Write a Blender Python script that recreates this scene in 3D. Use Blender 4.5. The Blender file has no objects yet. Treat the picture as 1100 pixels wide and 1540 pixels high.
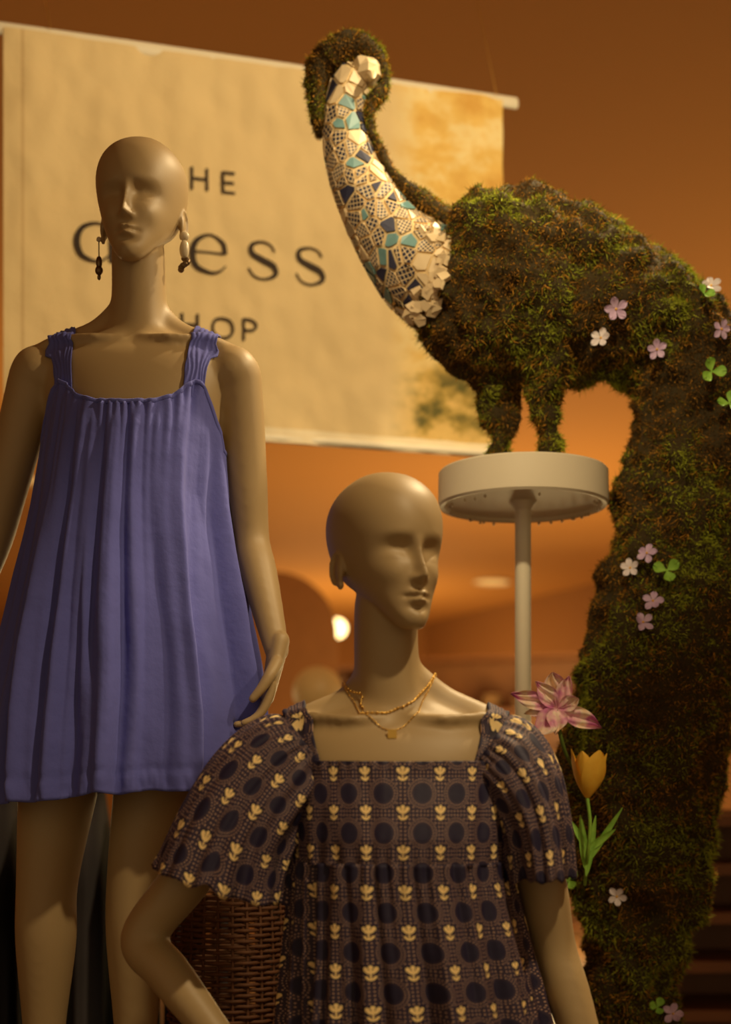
import bpy, math, random
import numpy as np
from mathutils import Vector, Matrix, noise
from mathutils.bvhtree import BVHTree
random.seed(7); np.random.seed(7)
F=2139.0; HZ=1200.0; CZ=1.3; FL=-0.01
# survey helper: photo measurement + real distance (m) -> world metres (camera stands at 0,0,CZ looking along +Y)
def P(px,py,d): return np.array([(px-550)/F*d, d, CZ+(HZ-py)/F*d])
def sr(r,g,b):
    f=lambda c:(c/255/12.92) if c/255<=0.04045 else ((c/255+0.055)/1.055)**2.4
    return (f(r),f(g),f(b),1)
sc=bpy.context.scene
COL=sc.collection
# ------------------------------------------------------------ materials
class NT:
    def __init__(s,name):
        s.m=bpy.data.materials.new(name); s.m.use_nodes=True; s.t=s.m.node_tree
        s.b=s.t.nodes['Principled BSDF']
    def n(s,ty,**k):
        x=s.t.nodes.new(ty)
        for a,v in k.items(): setattr(x,a,v)
        return x
    def l(s,a,b): s.t.links.new(a,b)
    def put(s,sock,v):
        if hasattr(v,'is_output'): s.l(v,sock)
        else: sock.default_value=v
    def math(s,op,a,b=0.0,c=None):
        x=s.n('ShaderNodeMath',operation=op); s.put(x.inputs[0],a); s.put(x.inputs[1],b)
        if c is not None: s.put(x.inputs[2],c)
        return x.outputs[0]
    def mix(s,f,a,b):
        x=s.n('ShaderNodeMix',data_type='RGBA'); s.put(x.inputs[0],f); s.put(x.inputs[6],a); s.put(x.inputs[7],b); return x.outputs[2]
    def noise(s,scale,detail=3,vec=None,rough=.5):
        x=s.n('ShaderNodeTexNoise'); x.inputs['Scale'].default_value=scale; x.inputs['Detail'].default_value=detail; x.inputs['Roughness'].default_value=rough
        if vec is None: vec=s.n('ShaderNodeTexCoord').outputs['Object']
        s.l(vec,x.inputs['Vector']); return x.outputs[0]
    def ramp(s,f,stops):
        x=s.n('ShaderNodeValToRGB'); e=x.color_ramp.elements
        while len(e)<len(stops): e.new(.5)
        for i,(p,c) in enumerate(stops): e[i].position=p; e[i].color=c
        s.l(f,x.inputs[0]); return x.outputs[0]
    def bump(s,h,strength=.3,dist=.01):
        x=s.n('ShaderNodeBump'); x.inputs['Strength'].default_value=strength; x.inputs['Distance'].default_value=dist
        s.l(h,x.inputs['Height']); s.l(x.outputs[0],s.b.inputs['Normal'])
    def col(s,v): s.put(s.b.inputs['Base Color'],v)
    def rough(s,v): s.put(s.b.inputs['Roughness'],v)
def simple(name,c,rough=.6,var=.15,scale=8,bump=0,bscale=60,metal=0,emit=None,es=1,bdist=.003):
    n=NT(name); d=tuple(x*(1-var) for x in c[:3])+(1,); u=tuple(min(1,x*(1+var)) for x in c[:3])+(1,)
    n.col(n.mix(n.noise(scale),d,u)); n.rough(rough); n.b.inputs['Metallic'].default_value=metal
    if bump: n.bump(n.noise(bscale,4),bump,bdist)
    if emit: n.b.inputs['Emission Color'].default_value=emit; n.b.inputs['Emission Strength'].default_value=es
    return n.m
M_skin=simple('mannequin_skin',sr(176,150,108),.5,.04,3,.08,300,bdist=.0006)
M_ceil=simple('ceiling_paint',sr(206,142,66),.85,.05,.4)
M_wall=simple('wall_paint',sr(160,108,54),.85,.08,.5)
M_floor=simple('floor_wood',sr(120,88,55),.5,.3,2)
M_white=simple('painted_white',sr(242,232,206),.5,.05,6,.1,40)
M_gold=simple('gold',sr(240,196,104),.3,.1,20,metal=1)
M_silver=simple('antique_silver',sr(120,98,70),.35,.3,120,metal=.8)
M_pearl=simple('pearl',sr(215,198,165),.35,.05,30)
M_wood=simple('shelf_wood',sr(140,90,48),.5,.25,6)
M_dark=simple('dark_cloth',sr(44,38,40),.9,.3,8)
M_wick=simple('wicker',sr(104,66,40),.7,.5,60)
M_plat=simple('platform_paint',sr(110,85,60),.7,.1,3)
M_blackm=simple('black_metal',sr(30,26,24),.4,.1,5,metal=.7)
# blue cotton
n=NT('blue_cotton'); n.col(n.mix(n.noise(5),sr(88,92,172),sr(102,106,188))); n.rough(.85)
n.b.inputs['Sheen Weight'].default_value=.1; n.b.inputs['Specular IOR Level'].default_value=.25
h=n.math('ADD',n.math('MULTIPLY',n.noise(16,5),1.0),n.math('MULTIPLY',n.noise(700,2),.03)); n.bump(h,.5,.010); M_blue=n.m
# banner cloth (UV: u along width, v down)
n=NT('banner_print'); uv=n.n('ShaderNodeTexCoord').outputs['UV']; sp=n.n('ShaderNodeSeparateXYZ'); n.l(uv,sp.inputs[0])
u,v=sp.outputs[0],sp.outputs[1]
base=n.mix(n.noise(3,4),sr(226,198,144),sr(240,216,164))
w=n.noise(7,5,uv,.6)
pic=n.ramp(w,[(.34,sr(224,172,80)),(.48,sr(244,204,112)),(.58,sr(254,232,168)),(.72,sr(240,196,100))])
leaf=n.ramp(n.noise(13,5,uv,.6),[(.42,sr(228,192,114)),(.52,sr(176,150,72)),(.62,sr(100,94,40))])
low=n.math('MINIMUM',n.math('MAXIMUM',n.math('MULTIPLY',n.math('SUBTRACT',n.math('ADD',v,n.math('MULTIPLY',n.noise(4,3,uv),.3)),.84),6),0),1.0)
pic=n.mix(low,pic,leaf)
m=n.math('MINIMUM',n.math('MAXIMUM',n.math('MULTIPLY',n.math('SUBTRACT',u,.75),14),0),1)
c=n.mix(m,base,pic)
ln=n.math('LESS_THAN',n.math('ABSOLUTE',n.math('SUBTRACT',u,.035)),.003); c=n.mix(n.math('MULTIPLY',ln,.35),c,sr(180,140,85))
hem=n.math('GREATER_THAN',v,.962); c=n.mix(hem,c,sr(248,232,196))
n.col(c); n.rough(.8); n.bump(n.math('ADD',n.noise(9,5),n.math('MULTIPLY',n.noise(900,1),.03)),.35,.022)
M_banner=n.m
M_ink=simple('banner_ink',sr(56,42,32),.8,.1,10)
# patterned dress
n=NT('floral_print'); uvn=n.n('ShaderNodeTexCoord').outputs['UV']
sp=n.n('ShaderNodeSeparateXYZ'); n.l(uvn,sp.inputs[0]); U=n.math('DIVIDE',sp.outputs[0],.048); V=n.math('DIVIDE',sp.outputs[1],.056)
def cen(x,off): return n.math('SUBTRACT',n.math('FRACT',n.math('ADD',x,off)),.5)
x0=cen(U,.5); y0=cen(V,.5); x1=cen(U,0.0); y1=cen(V,0.0); ax=n.math('ABSOLUTE',x0)
def ell(cx,cy,rx,ry,rot):
    dx=n.math('SUBTRACT',ax,cx); dy=n.math('SUBTRACT',y0,cy); c_,s_=math.cos(rot),math.sin(rot)
    a=n.math('ADD',n.math('MULTIPLY',dx,c_/rx),n.math('MULTIPLY',dy,s_/rx))
    b=n.math('ADD',n.math('MULTIPLY',dx,-s_/ry),n.math('MULTIPLY',dy,c_/ry))
    return n.math('ADD',n.math('MULTIPLY',a,a),n.math('MULTIPLY',b,b))
es=[ell(0,.15,.05,.055,0),ell(.100,.10,.052,.065,-.45),ell(.035,.06,.085,.070,.35),ell(.0,-.08,.018,.11,0),ell(.065,-.12,.030,.075,-.75)]
mn=es[0]
for e in es[1:]: mn=n.math('MINIMUM',mn,e)
tul=n.math('LESS_THAN',mn,1.0)
eye=n.math('LESS_THAN',ell(0.045,.115,.009,.045,-.25),1.0)
r=n.math('SQRT',n.math('ADD',n.math('MULTIPLY',x1,x1),n.math('MULTIPLY',y1,y1)))
ang=n.math('ARCTAN2',y1,x1)
circ=n.math('LESS_THAN',r,.235)
def ring(r0,wd,N):
    return n.math('MULTIPLY',n.math('LESS_THAN',n.math('ABSOLUTE',n.math('SUBTRACT',r,r0)),wd),n.math('GREATER_THAN',n.math('COSINE',n.math('MULTIPLY',ang,N)),.2))
rg=n.math('MAXIMUM',ring(.30,.014,26),ring(.37,.014,34))
fx=cen(n.math('MULTIPLY',U,10),0); fy=cen(n.math('MULTIPLY',V,10),0)
dots=n.math('MULTIPLY',n.math('LESS_THAN',n.math('ADD',n.math('MULTIPLY',fx,fx),n.math('MULTIPLY',fy,fy)),.04),n.math('GREATER_THAN',r,.41))
c=n.mix(n.noise(20),sr(48,36,58),sr(60,46,68))
c=n.mix(circ,c,sr(28,20,54)); c=n.mix(n.math('MAXIMUM',rg,dots),c,sr(184,148,128))
near=n.math('LESS_THAN',mn,2.2); c=n.mix(near,c,sr(38,28,48))
c=n.mix(tul,c,sr(254,222,156)); c=n.mix(n.math('MULTIPLY',eye,tul),c,sr(60,45,50))
n.col(c); n.rough(.7); n.bump(n.noise(30,5),.35,.006); M_print=n.m
# moss
def vcol(name,rough=.9):
    n=NT(name); a=n.n('ShaderNodeAttribute',attribute_name='Col'); n.col(a.outputs['Color']); n.rough(rough); n.b.inputs['Specular IOR Level'].default_value=.2; return n.m
M_moss=vcol('moss_fibre')
M_mossb=simple('moss_base',sr(58,46,16),.95,.5,25,.8,60,bdist=.01)
M_grout=simple('grout',sr(222,198,150),.8,.1,50,.5,150)
M_cream=simple('cream_tile',sr(230,208,168),.45,.14,25)
M_teal=simple('teal_tile',sr(110,152,156),.4,.25,30)
M_navy=simple('navy_tile',sr(50,54,80),.4,.2,30)
def lattice(name,k,thr,ca,cb):
    n=NT(name); uvn=n.n('ShaderNodeTexCoord').outputs['UV']; sp=n.n('ShaderNodeSeparateXYZ'); n.l(uvn,sp.inputs[0])
    a=n.math('ABSOLUTE',n.math('SINE',n.math('MULTIPLY',sp.outputs[0],k))); b=n.math('ABSOLUTE',n.math('SINE',n.math('MULTIPLY',sp.outputs[1],k)))
    n.col(n.mix(n.math('GREATER_THAN',n.math('MINIMUM',a,b),thr),ca,cb)); n.rough(.4); return n.m
M_lat=lattice('blue_lattice_tile',380,.34,sr(222,200,158),sr(40,44,70))
M_lat2=lattice('fine_lattice_tile',470,.48,sr(226,204,162),sr(56,62,86))
# ------------------------------------------------------------ mesh helpers
def mk(name,V,Fc,mat=None,parent=None,smooth=True,uv=None,cols=None,midx=None):
    me=bpy.data.meshes.new(name); me.from_pydata([tuple(map(float,v)) for v in V],[],[tuple(f) for f in Fc]); me.update()
    if smooth: me.polygons.foreach_set('use_smooth',[True]*len(me.polygons))
    for m in (mat if isinstance(mat,list) else [mat] if mat else []): me.materials.append(m)
    if midx is not None: me.polygons.foreach_set('material_index',midx)
    if uv is not None:
        L=me.uv_layers.new(name='UVMap'); li=np.zeros(len(me.loops),dtype=np.int32); me.loops.foreach_get('vertex_index',li)
        L.data.foreach_set('uv',np.asarray(uv,dtype=np.float32)[li].ravel())
    o=bpy.data.objects.new(name,me); COL.objects.link(o)
    if parent: o.parent=parent
    return o
def empty(name,loc=(0,0,0)):
    o=bpy.data.objects.new(name,None); o.empty_display_size=.1; COL.objects.link(o); o.location=loc; return o
class MB:
    def __init__(s): s.V=[]; s.F=[]
    def add(s,V,Fc,M=None):
        b=len(s.V)
        for v in V:
            v=Vector(v)
            if M is not None: v=M@v
            s.V.append(tuple(v))
        s.F+= [tuple(i+b for i in f) for f in Fc]
    def obj(s,name,mat,parent=None,smooth=True): return mk(name,s.V,s.F,mat,parent,smooth)
def cr(pts,sub):
    p=np.asarray(pts,float)
    if p.ndim==1: p=p[:,None]
    q=np.vstack([2*p[0]-p[1],p,2*p[-1]-p[-2]]); out=[]
    for i in range(1,len(q)-2):
        for k in range(sub):
            t=k/sub; a,b,c,d=q[i-1],q[i],q[i+1],q[i+2]
            out.append(.5*((2*b)+(c-a)*t+(2*a-5*b+4*c-d)*t*t+(3*b-a-3*c+d)*t**3))
    out.append(p[-1]); return np.array(out)
def frames(C,ref):
    T=np.gradient(C,axis=0); T/=np.linalg.norm(T,axis=1)[:,None]+1e-12
    S=np.cross(T,np.array(ref,float)); S/=np.linalg.norm(S,axis=1)[:,None]+1e-12
    B=np.cross(S,T); return T,S,B
def gridF(nr,n,closed=True):
    Fc=[]
    for i in range(nr-1):
        for j in range(n if closed else n-1):
            k=(j+1)%n; Fc.append((i*n+j,i*n+k,(i+1)*n+k,(i+1)*n+j))
    return Fc
def tube(pts,rad,n=20,ref=(0,1,0),sub=5,rnd=True,cap=True):
    C=cr(pts,sub); R=np.asarray(rad,float)
    if R.ndim==1: R=np.stack([R,R],1)
    R=np.maximum(cr(R,sub),1e-4)
    T,S,B=frames(C,ref)
    if rnd and cap:
        def endr(c,t,s,b,r,sg):
            Cs,Rs,Ss,Bs=[],[],[],[]
            for a in (.45,.9,1.3,1.52):
                Cs.append(c+sg*t*math.sin(a)*min(r)); Rs.append(r*math.cos(a)); Ss.append(s); Bs.append(b)
            return Cs,Rs,Ss,Bs
        a=endr(C[0],T[0],S[0],B[0],R[0],-1); z=endr(C[-1],T[-1],S[-1],B[-1],R[-1],1)
        C=np.vstack([a[0][::-1],C,z[0]]); R=np.vstack([a[1][::-1],R,z[1]]); S=np.vstack([a[2][::-1],S,z[2]]); B=np.vstack([a[3][::-1],B,z[3]])
    th=np.linspace(0,2*math.pi,n,endpoint=False); V=[]
    for i in range(len(C)):
        for a in th: V.append(C[i]+(S[i]*R[i][0]*math.cos(a)+B[i]*R[i][1]*math.sin(a)))
    Fc=gridF(len(C),n)
    if cap: Fc+=[tuple(range(n))[::-1],tuple((len(C)-1)*n+j for j in range(n))]
    return V,Fc
def ellipsoid(c,r,n=20,m=12,rot=None):
    V=[];
    for i in range(1,m):
        p=math.pi*i/m
        for j in range(n):
            a=2*math.pi*j/n; v=Vector((r[0]*math.sin(p)*math.cos(a),r[1]*math.sin(p)*math.sin(a),r[2]*math.cos(p)))
            if rot: v=rot@v
            V.append(Vector(c)+v)
    Fc=[f[::-1] for f in gridF(m-1,n)]
    Fc+=[tuple(range(n)),tuple((m-2)*n+j for j in range(n))[::-1]]
    return V,Fc
def box(c,s,M=None):
    V=[(c[0]+sx*s[0]/2,c[1]+sy*s[1]/2,c[2]+sz*s[2]/2) for sx in(-1,1) for sy in(-1,1) for sz in(-1,1)]
    return V,[(0,1,3,2),(4,6,7,5),(0,4,5,1),(2,3,7,6),(0,2,6,4),(1,5,7,3)]
def bake(o,mods):
    for ty,kw in mods:
        m=o.modifiers.new(ty,ty)
        for k,v in kw.items(): setattr(m,k,v)
    bpy.context.view_layer.update()
    dg=bpy.context.evaluated_depsgraph_get(); me=bpy.data.meshes.new_from_object(o.evaluated_get(dg))
    o.modifiers.clear(); o.data=me; me.polygons.foreach_set('use_smooth',[True]*len(me.polygons)); return o
def premesh(mb,vox,it):
    o=bake(mb.obj('tmp',None),[('REMESH',dict(mode='VOXEL',voxel_size=vox)),('SMOOTH',dict(factor=.5,iterations=it))])
    out=MB(); out.V=[tuple(v.co) for v in o.data.vertices]; out.F=[tuple(p.vertices) for p in o.data.polygons]; bpy.data.objects.remove(o); return out
def bvh_of(o):
    dg=bpy.context.evaluated_depsgraph_get(); return BVHTree.FromObject(o,dg)
# ------------------------------------------------------------ head
def head():
    rows=[(0,.003,.074,.068),(.001,.012,.080,.058),(.006,.0195,.0850,.047),(.018,.0285,.087,.030),(.035,.0385,.0855,.008),(.055,.0495,.086,-.026),(.08,.0610,.0865,-.070),
     (.105,.0695,.087,-.094),(.13,.0755,.0895,-.105),(.155,.0790,.091,-.109),(.18,.0785,.0865,-.104),(.203,.0715,.076,-.09),(.222,.058,.059,-.068),(.236,.040,.038,-.042),(.243,.021,.018,-.022),(.245,.002,0,-.004)]
    R=cr(rows,12); n=220; V=[]
    g=lambda x,s: math.exp(-(x/s)**2)
    for z0,w,yf,yb in R:
        w=max(w,.001); yc=yb+.45*(yf-yb)
        if z0<.08: yc=max(yc,-.012*(z0/.08)+.02*(1-z0/.08))
        z=z0+.0045*min(1,max(0,(.16-z0)/.06))
        hN=np.interp(z,[.069,.0735,.079,.086,.105,.125,.14],[0,.012,.025,.0225,.0125,.005,0]); sN=np.interp(z,[.07,.08,.09,.105,.13],[.0080,.0074,.0062,.0058,.009])
        for j in range(n):
            a=2*math.pi*j/n; s,c=math.sin(a),math.cos(a)
            e=.93 if c>0 else 1.0
            x=w*math.copysign(abs(s)**e,s); y=yc+(yf-yc if c>0 else yc-yb)*math.copysign(abs(c)**e,c)
            if c>0:
                f=min(1,c*2.2); X=abs(x); d=hN*g(x,sN)
                d+=.0065*g(X-.0100,.0048)*g(z-.0775,.0055)
                d-=.0135*g(X-.029,.020)*g(z-.119,.0145)
                d-=.005*g(X-.014,.008)*g(z-.121,.012)
                d+=.0055*g(X-.032,.014)*g(z-.1120,.0100)
                d-=.0010*g(X-.033,.015)*g(z-.1040,.0018)
                d+=.0022*g(X-.030,.022)*g(z-.1405,.008)
                d+=.0055*g(X-.040,.018)*g(z-.086,.018)
                d-=.0015*g(X-.034,.012)*g(z-.058,.015)
                d+=.0100*g(X-.0042,.0100)*g(z-.0568,.0042)
                d+=.0125*g(x,.0110)*g(z-.0455,.0055)
                d-=.0078*g(x,.015)*g(z-.0513,.0018)
                d-=.0025*g(X-.018,.005)*g(z-.051,.004)
                d-=.0045*g(x,.014)*g(z-.0355,.006)
                d-=.0020*g(x,.003)*g(z-.064,.005)
                d+=.0040*g(x,.013)*g(z-.020,.012)
                y+=d*f
            V.append((x,-y,z0))
    return V,gridF(len(R),n)+[tuple(range(n)),tuple((len(R)-1)*n+j for j in range(n))]
def ear(sg):
    mb=MB(); rot=Matrix.Rotation(sg*.18,3,'Z')@Matrix.Rotation(-.15,3,'X')
    mb.add(*ellipsoid((sg*.0715,.018,.094),(.0055,.013,.023),rot=rot))
    pts=[]; 
    for k in range(12):
        a=math.radians(200-k*26); y=.020+.0118*math.cos(a); z=.096+.0235*math.sin(a)
        pts.append((sg*(.0745+.003*(y-.020)/.0118),y,z))
    mb.add(*tube(pts,[.0031]*12,n=8,ref=(1,0,0),sub=3)); mb.add(*ellipsoid((sg*.072,.012,.071),(.0045,.007,.008)))
    return mb.V,mb.F
def hand(w,d,nrm,sg):
    w=np.array(w,float); d=np.array(d,float); d/=np.linalg.norm(d); nrm=np.array(nrm,float); nrm-=d*nrm.dot(d); nrm/=np.linalg.norm(nrm); s=np.cross(d,nrm)*sg
    mb=MB()
    mb.add(*tube([w-d*.02,w+d*.02,w+d*.055,w+d*.09],[(.024,.019),(.030,.017),(.038,.014),(.037,.011)],n=20,ref=nrm,sub=4))
    for i,(o,l) in enumerate([(.031,.072),(.0105,.082),(-.0105,.077),(-.0305,.06)]):
        p=w+d*.085+s*o; pts=[p-d*.02,p]; a=0
        for k,fr in enumerate((.45,.3,.25)):
            a+=(.25,.38,.35)[k]+.05*i; p=p+(d*math.cos(a)+nrm*math.sin(a))*l*fr+s*o*.03; pts.append(p)
        mb.add(*tube(pts,[.0085,.0088,.0082,.0075,.0062],n=12,ref=s,sub=4))
    p=w+d*.025+s*.024; q=[p,p+d*.025+s*.018+nrm*.008,p+d*.052+s*.022+nrm*.018,p+d*.075+s*.02+nrm*.03]
    mb.add(*tube(q,[.013,.0115,.0095,.0075],n=12,ref=nrm,sub=4))
    return mb.V,mb.F
def mannequin(name,x0,y0,z0,hx,yaw,armL,armR,legs,hands,neckx):
    root=empty(name,(x0,y0,z0)); mb=MB()
    rows=[(.80,.165,.11,.0),(.86,.172,.115,0),(.95,.150,.105,0),(1.05,.122,.09,0),(1.12,.128,.095,0),(1.20,.142,.102,0),(1.28,.155,.100,.0),(1.35,.166,.092,.004),(1.395,.166,.078,.008),(1.42,.140,.062,.012),(1.438,.10,.054,.016),(1.452,.068,.050,.018),(1.47,.05,.046,.02)]
    R=cr(rows,5); n=64; V=[]
    for z,a,b,yc in R:
        for j in range(n):
            t=2*math.pi*j/n; c,s=math.cos(t),math.sin(t); V.append((a*math.copysign(abs(c)**.9,c),yc+b*math.copysign(abs(s)**.9,s),z))
    mb.add(V,gridF(len(R),n)+[tuple(range(n)),tuple((len(R)-1)*n+j for j in range(n))])
    for sg in(-1,1):
        mb.add(*ellipsoid((sg*.066,-.060,1.215),(.058,.056,.060)))
        mb.add(*ellipsoid((sg*.07,.05,.88),(.09,.085,.10)))
        mb.add(*tube([(sg*.02,-.043,1.430),(sg*.07,-.053,1.427),(sg*.12,-.030,1.432),(sg*.16,-.010,1.425)],[.007,.008,.009,.012],n=12,ref=(0,0,1)))
        mb.add(*ellipsoid((sg*.178,.006,1.378),(.050,.050,.050)))
        mb.add(*tube([(sg*.03+neckx*.5,.025,1.49),(sg*.07,.026,1.453),(sg*.13,.018,1.425),(sg*.18,.01,1.395)],[.03,.030,.030,.034],n=16,ref=(0,1,0)))
    mb.add(*tube([(0,.022,1.38),(neckx*.3,.022,1.44),(neckx*.8,.018,1.49),(neckx,.014,1.54),(neckx,.008,1.605)],[(.078,.06),(.064,.056),(.0525,.053),(.0495,.053),(.049,.055)],n=36))
    for arm in (armL,armR):
        rr=[(.046,.047),(.044,.045),(.039,.041),(.035,.037),(.035,.036),(.032,.034),(.0235,.022)]
        S,E,W=map(np.array,arm); pts=[S,S+(E-S)*.3,S+(E-S)*.7,E,E+(W-E)*.25,E+(W-E)*.5,W]
        mb.add(*tube(pts,rr,n=24))
    for (hp,kn,an,tx) in legs:
        hp,kn,an=map(np.array,(hp,kn,an))
        mb.add(*tube([hp,hp+(kn-hp)*.5,kn,kn+(an-kn)*.3,kn+(an-kn)*.7,an],[(.088,.095),(.074,.08),(.056,.06),(.055,.062),(.040,.045),(.034,.04)],n=28))
        mb.add(*tube([an+[0,.02,-.03],an+[tx*.3,-.05,-.045],an+[tx,-.13,-.052],an+[tx*1.3,-.18,-.054]],[(.03,.03),(.034,.028),(.042,.018),(.03,.012)],n=20,ref=(0,0,1)))
    mb=premesh(mb,.006,14)
    for h in hands: mb.add(*hand(*h))
    hm=Matrix.Translation((hx,0.0,1.80-.2425))@Matrix.Rotation(yaw,4,'Z')@Matrix.Diagonal((1.03,1.03,.99,1))
    mb.add(*head(),hm)
    for sg in(-1,1): mb.add(*ear(sg),hm)
    o=mb.obj('body',M_skin,root)
    bake(o,[('REMESH',dict(mode='VOXEL',voxel_size=.0023)),('SMOOTH',dict(factor=.5,iterations=5))])
    if not o.data.materials: o.data.materials.append(M_skin)
    return root,hm,o
YL,YR=2.6,2.15
xl=(203-550)/F*YL; xr=(597-550)/F*YR
zl=.70
rootL,hmL,bodyL=mannequin('mannequin',xl,YL,zl,.010,math.radians(-7),
   [(-.186,.01,1.375),(-.262,.03,1.09),(-.33,-.03,.87)],[(.186,.01,1.375),(.209,.045,1.08),(.262,-.03,.865)],
   [((-.115,0,.83),(-.158,-.01,.45),(-.175,.03,.075),-.02),((.07,0,.83),(.008,-.02,.45),(.0,.0,.075),.02)],
   [((-.33,-.03,.87),(-.15,-.1,-1),(1,0,0),1),((.262,-.03,.865),(-.20,-.08,-1),(-1,-.2,0),-1)],.005)
rootR,hmR,bodyR=mannequin('mannequin',xr,YR,FL,-.014,math.radians(30),
   [(-.183,.01,1.375),(-.388,.02,1.095),(-.235,-.08,.925)],[(.183,.01,1.375),(.243,.04,1.08),(.31,-.02,.84)],
   [((-.09,0,.83),(-.10,-.01,.45),(-.11,.03,.075),-.02),((.09,0,.83),(.10,-.01,.45),(.11,.03,.075),.02)],
   [((-.235,-.08,.925),(.75,.05,-.35),(.2,.9,.0),-1),((.31,-.02,.84),(.12,-.1,-1),(-1,0,0),-1)],-.016)
bvL=BVHTree.FromPolygons([v.co for v in bodyL.data.vertices],[tuple(p.vertices) for p in bodyL.data.polygons])
bv=BVHTree.FromPolygons([v.co for v in bodyR.data.vertices],[tuple(p.vertices) for p in bodyR.data.polygons])
def snap(b,v,off):
    h=b.find_nearest(Vector(v)); return tuple(h[0]+h[1]*off)
# ------------------------------------------------------------ sundress
dress=empty('sundress',(xl,YL,zl))
def n3(*a): return noise.noise(Vector(a))
nt,nn=120,480; V=[]
for i in range(nt):
    t=i/(nt-1)
    for j in range(nn):
        p=2*math.pi*j/nn-math.pi; ap=abs(math.degrees(p)); sp_,cp=math.sin(p),math.cos(p)
        top=np.interp(ap,[0,18,32,42,50,58,70,82,98,125,135,180],[1.288,1.291,1.305,1.330,1.340,1.330,1.275,1.225,1.225,1.31,1.32,1.31])
        hem=.60+.012*math.sin(p*2+.6)+.010*n3(cp*5,sp_*5,7)
        z=top+(hem-top)*t
        rx=np.interp(z,[.6,.75,.95,1.13,1.25,1.33],[.250,.238,.206,.176,.165,.160]); ry=np.interp(z,[.6,.9,1.1,1.2,1.25,1.30,1.33],[.210,.190,.170,.156,.144,.124,.112])
        if abs(p)>1.57: ry*=.95
        sd_=1-.85*min(1,max(0,(ap-50)/15))*(ap<125)
        A=.003+.052*min(1,t*1.6)**.9
        pw=p+.04*n3(cp*2,sp_*2,t*2)+.10*math.sin(3*p+.9)
        cq,sq=math.cos(pw),math.sin(pw)
        v1=n3(cq*3.3,sq*3.3,t*.35+1); v2=n3(cq*6.5,sq*6.5,t*.5+5); v3=n3(cq*12,sq*12,t*1.0+9)
        v=1.15*(.26-math.sqrt(v1*v1+.003)*1.6)+.60*v2+.16*v3
        r=A*v; lim=-.024
        if r<lim: r=lim-.004*(1-math.exp((r-lim)/.006))
        r+=(.0036*math.exp(-t*22)*math.sin(p*50+5*math.sin(4*p)+2*math.sin(9*p))+.009*n3(cq*15,sq*15,t*1.2)*math.exp(-t*5.5)*min(1,.3+t*10))*sd_
        r+=.003*n3(p*6,z*10,2)*min(1,t*3)
        hb=math.exp(-((1-t-.055)/.010)**2); r-=.0025*hb
        r+=(.006*n3(p*22,z*30,4))*math.exp(-((1-t)/.05)**2)
        cx=-.012*min(1,max(0,(1.25-z)/.6))
        V.append((cx+(rx+r)*sp_,-(ry+r)*cp,z))
# keep the cloth outside the figure
for k,v_ in enumerate(V):
    if k>=nn*3:
        x,y,z=v_; h=bvL.find_nearest(Vector(v_),.05)
        if h[0] is not None and z<1.2 and abs(x)<.2:
            s_=(Vector(v_)-h[0]).dot(h[1])
            if s_<.004 and h[1].to_2d().length>.2 and y<0: V[k]=tuple(h[0]+h[1]*.005)
o=mk('bodice_and_skirt',V,gridF(nt,nn),M_blue,dress); o.modifiers.new('s','SOLIDIFY').thickness=.0015
pts=[V[j] for j in range(0,nn,3)]; pts=[(x*1.008,y*1.01,z+.001) for x,y,z in pts]; pts.append(pts[0])
Vb,Fb=tube(pts,[(.0022,.0045)]*len(pts),n=8,ref=(0,0,1),sub=1,rnd=False); mk('neckline_binding',Vb,Fb,M_blue,dress)
for sg in(-1,1):
    C=cr([(sg*.121,-.080,1.300),(sg*.123,-.080,1.335),(sg*.126,-.072,1.375),(sg*.129,-.052,1.412),(sg*.131,-.018,1.445),(sg*.131,.03,1.450),(sg*.130,.07,1.42),(sg*.125,.09,1.37),(sg*.118,.10,1.30)],8)
    V=[];m=25
    for i,c in enumerate(C):
        for k in range(m):
            s=k/(m-1)*2-1
            V.append(snap(bvL,(c[0]+s*.0235,c[1],c[2]-.006*max(0,s*sg)),.0045+.0011*math.sin(k*1.3+2*n3(i*.1,k*.1,0)*3)))
    o=mk('shoulder_strap',V,gridF(len(C),m,False),M_blue,dress); o.modifiers.new('s','SOLIDIFY').thickness=.002
# ------------------------------------------------------------ floral dress
fd=empty('floral_dress',(xr,YR,FL))
def lathe(name,z1,z0,nt,rxf,ryf,cxf,rf,topf=None,nn=400):
    V=[];UV=[]
    for i in range(nt):
        t=i/(nt-1)
        for j in range(nn+1):
            p=2*math.pi*j/nn-math.pi; zt=z1 if topf is None else topf(p); z=zt+(z0-zt)*t
            r=rf(p,z,t); rx,ry=rxf(z),ryf(z)
            V.append((cxf(z)+(rx+r)*math.copysign(abs(math.sin(p))**.95,math.sin(p)),-(ry+r)*math.cos(p),z))
            UV.append((p*.158,z))
    o=mk(name,V,gridF(nt,nn+1,False),M_print,fd,uv=UV); o.modifiers.new('s','SOLIDIFY').thickness=.0015; return o
I=np.interp
topf=lambda p: I(abs(math.degrees(p)),[0,44,50,60,75,110,128,136,180],[1.362,1.364,1.372,1.350,1.32,1.32,1.37,1.36,1.36])
lathe('bodice',1.36,1.212,60,lambda z:I(z,[1.21,1.28,1.37],[.162,.166,.172]),lambda z:I(z,[1.19,1.25,1.30,1.34,1.37],[.148,.146,.130,.112,.106]),lambda z:.006,
   lambda p,z,t:.0012*math.sin(p*64+3*math.sin(3*p))*math.exp(-t*7)+.0024*math.sin(p*44+3*math.sin(5*p))*math.exp(-(1-t)*5)+.004*n3(p*6,z*14,3),topf)
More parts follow.
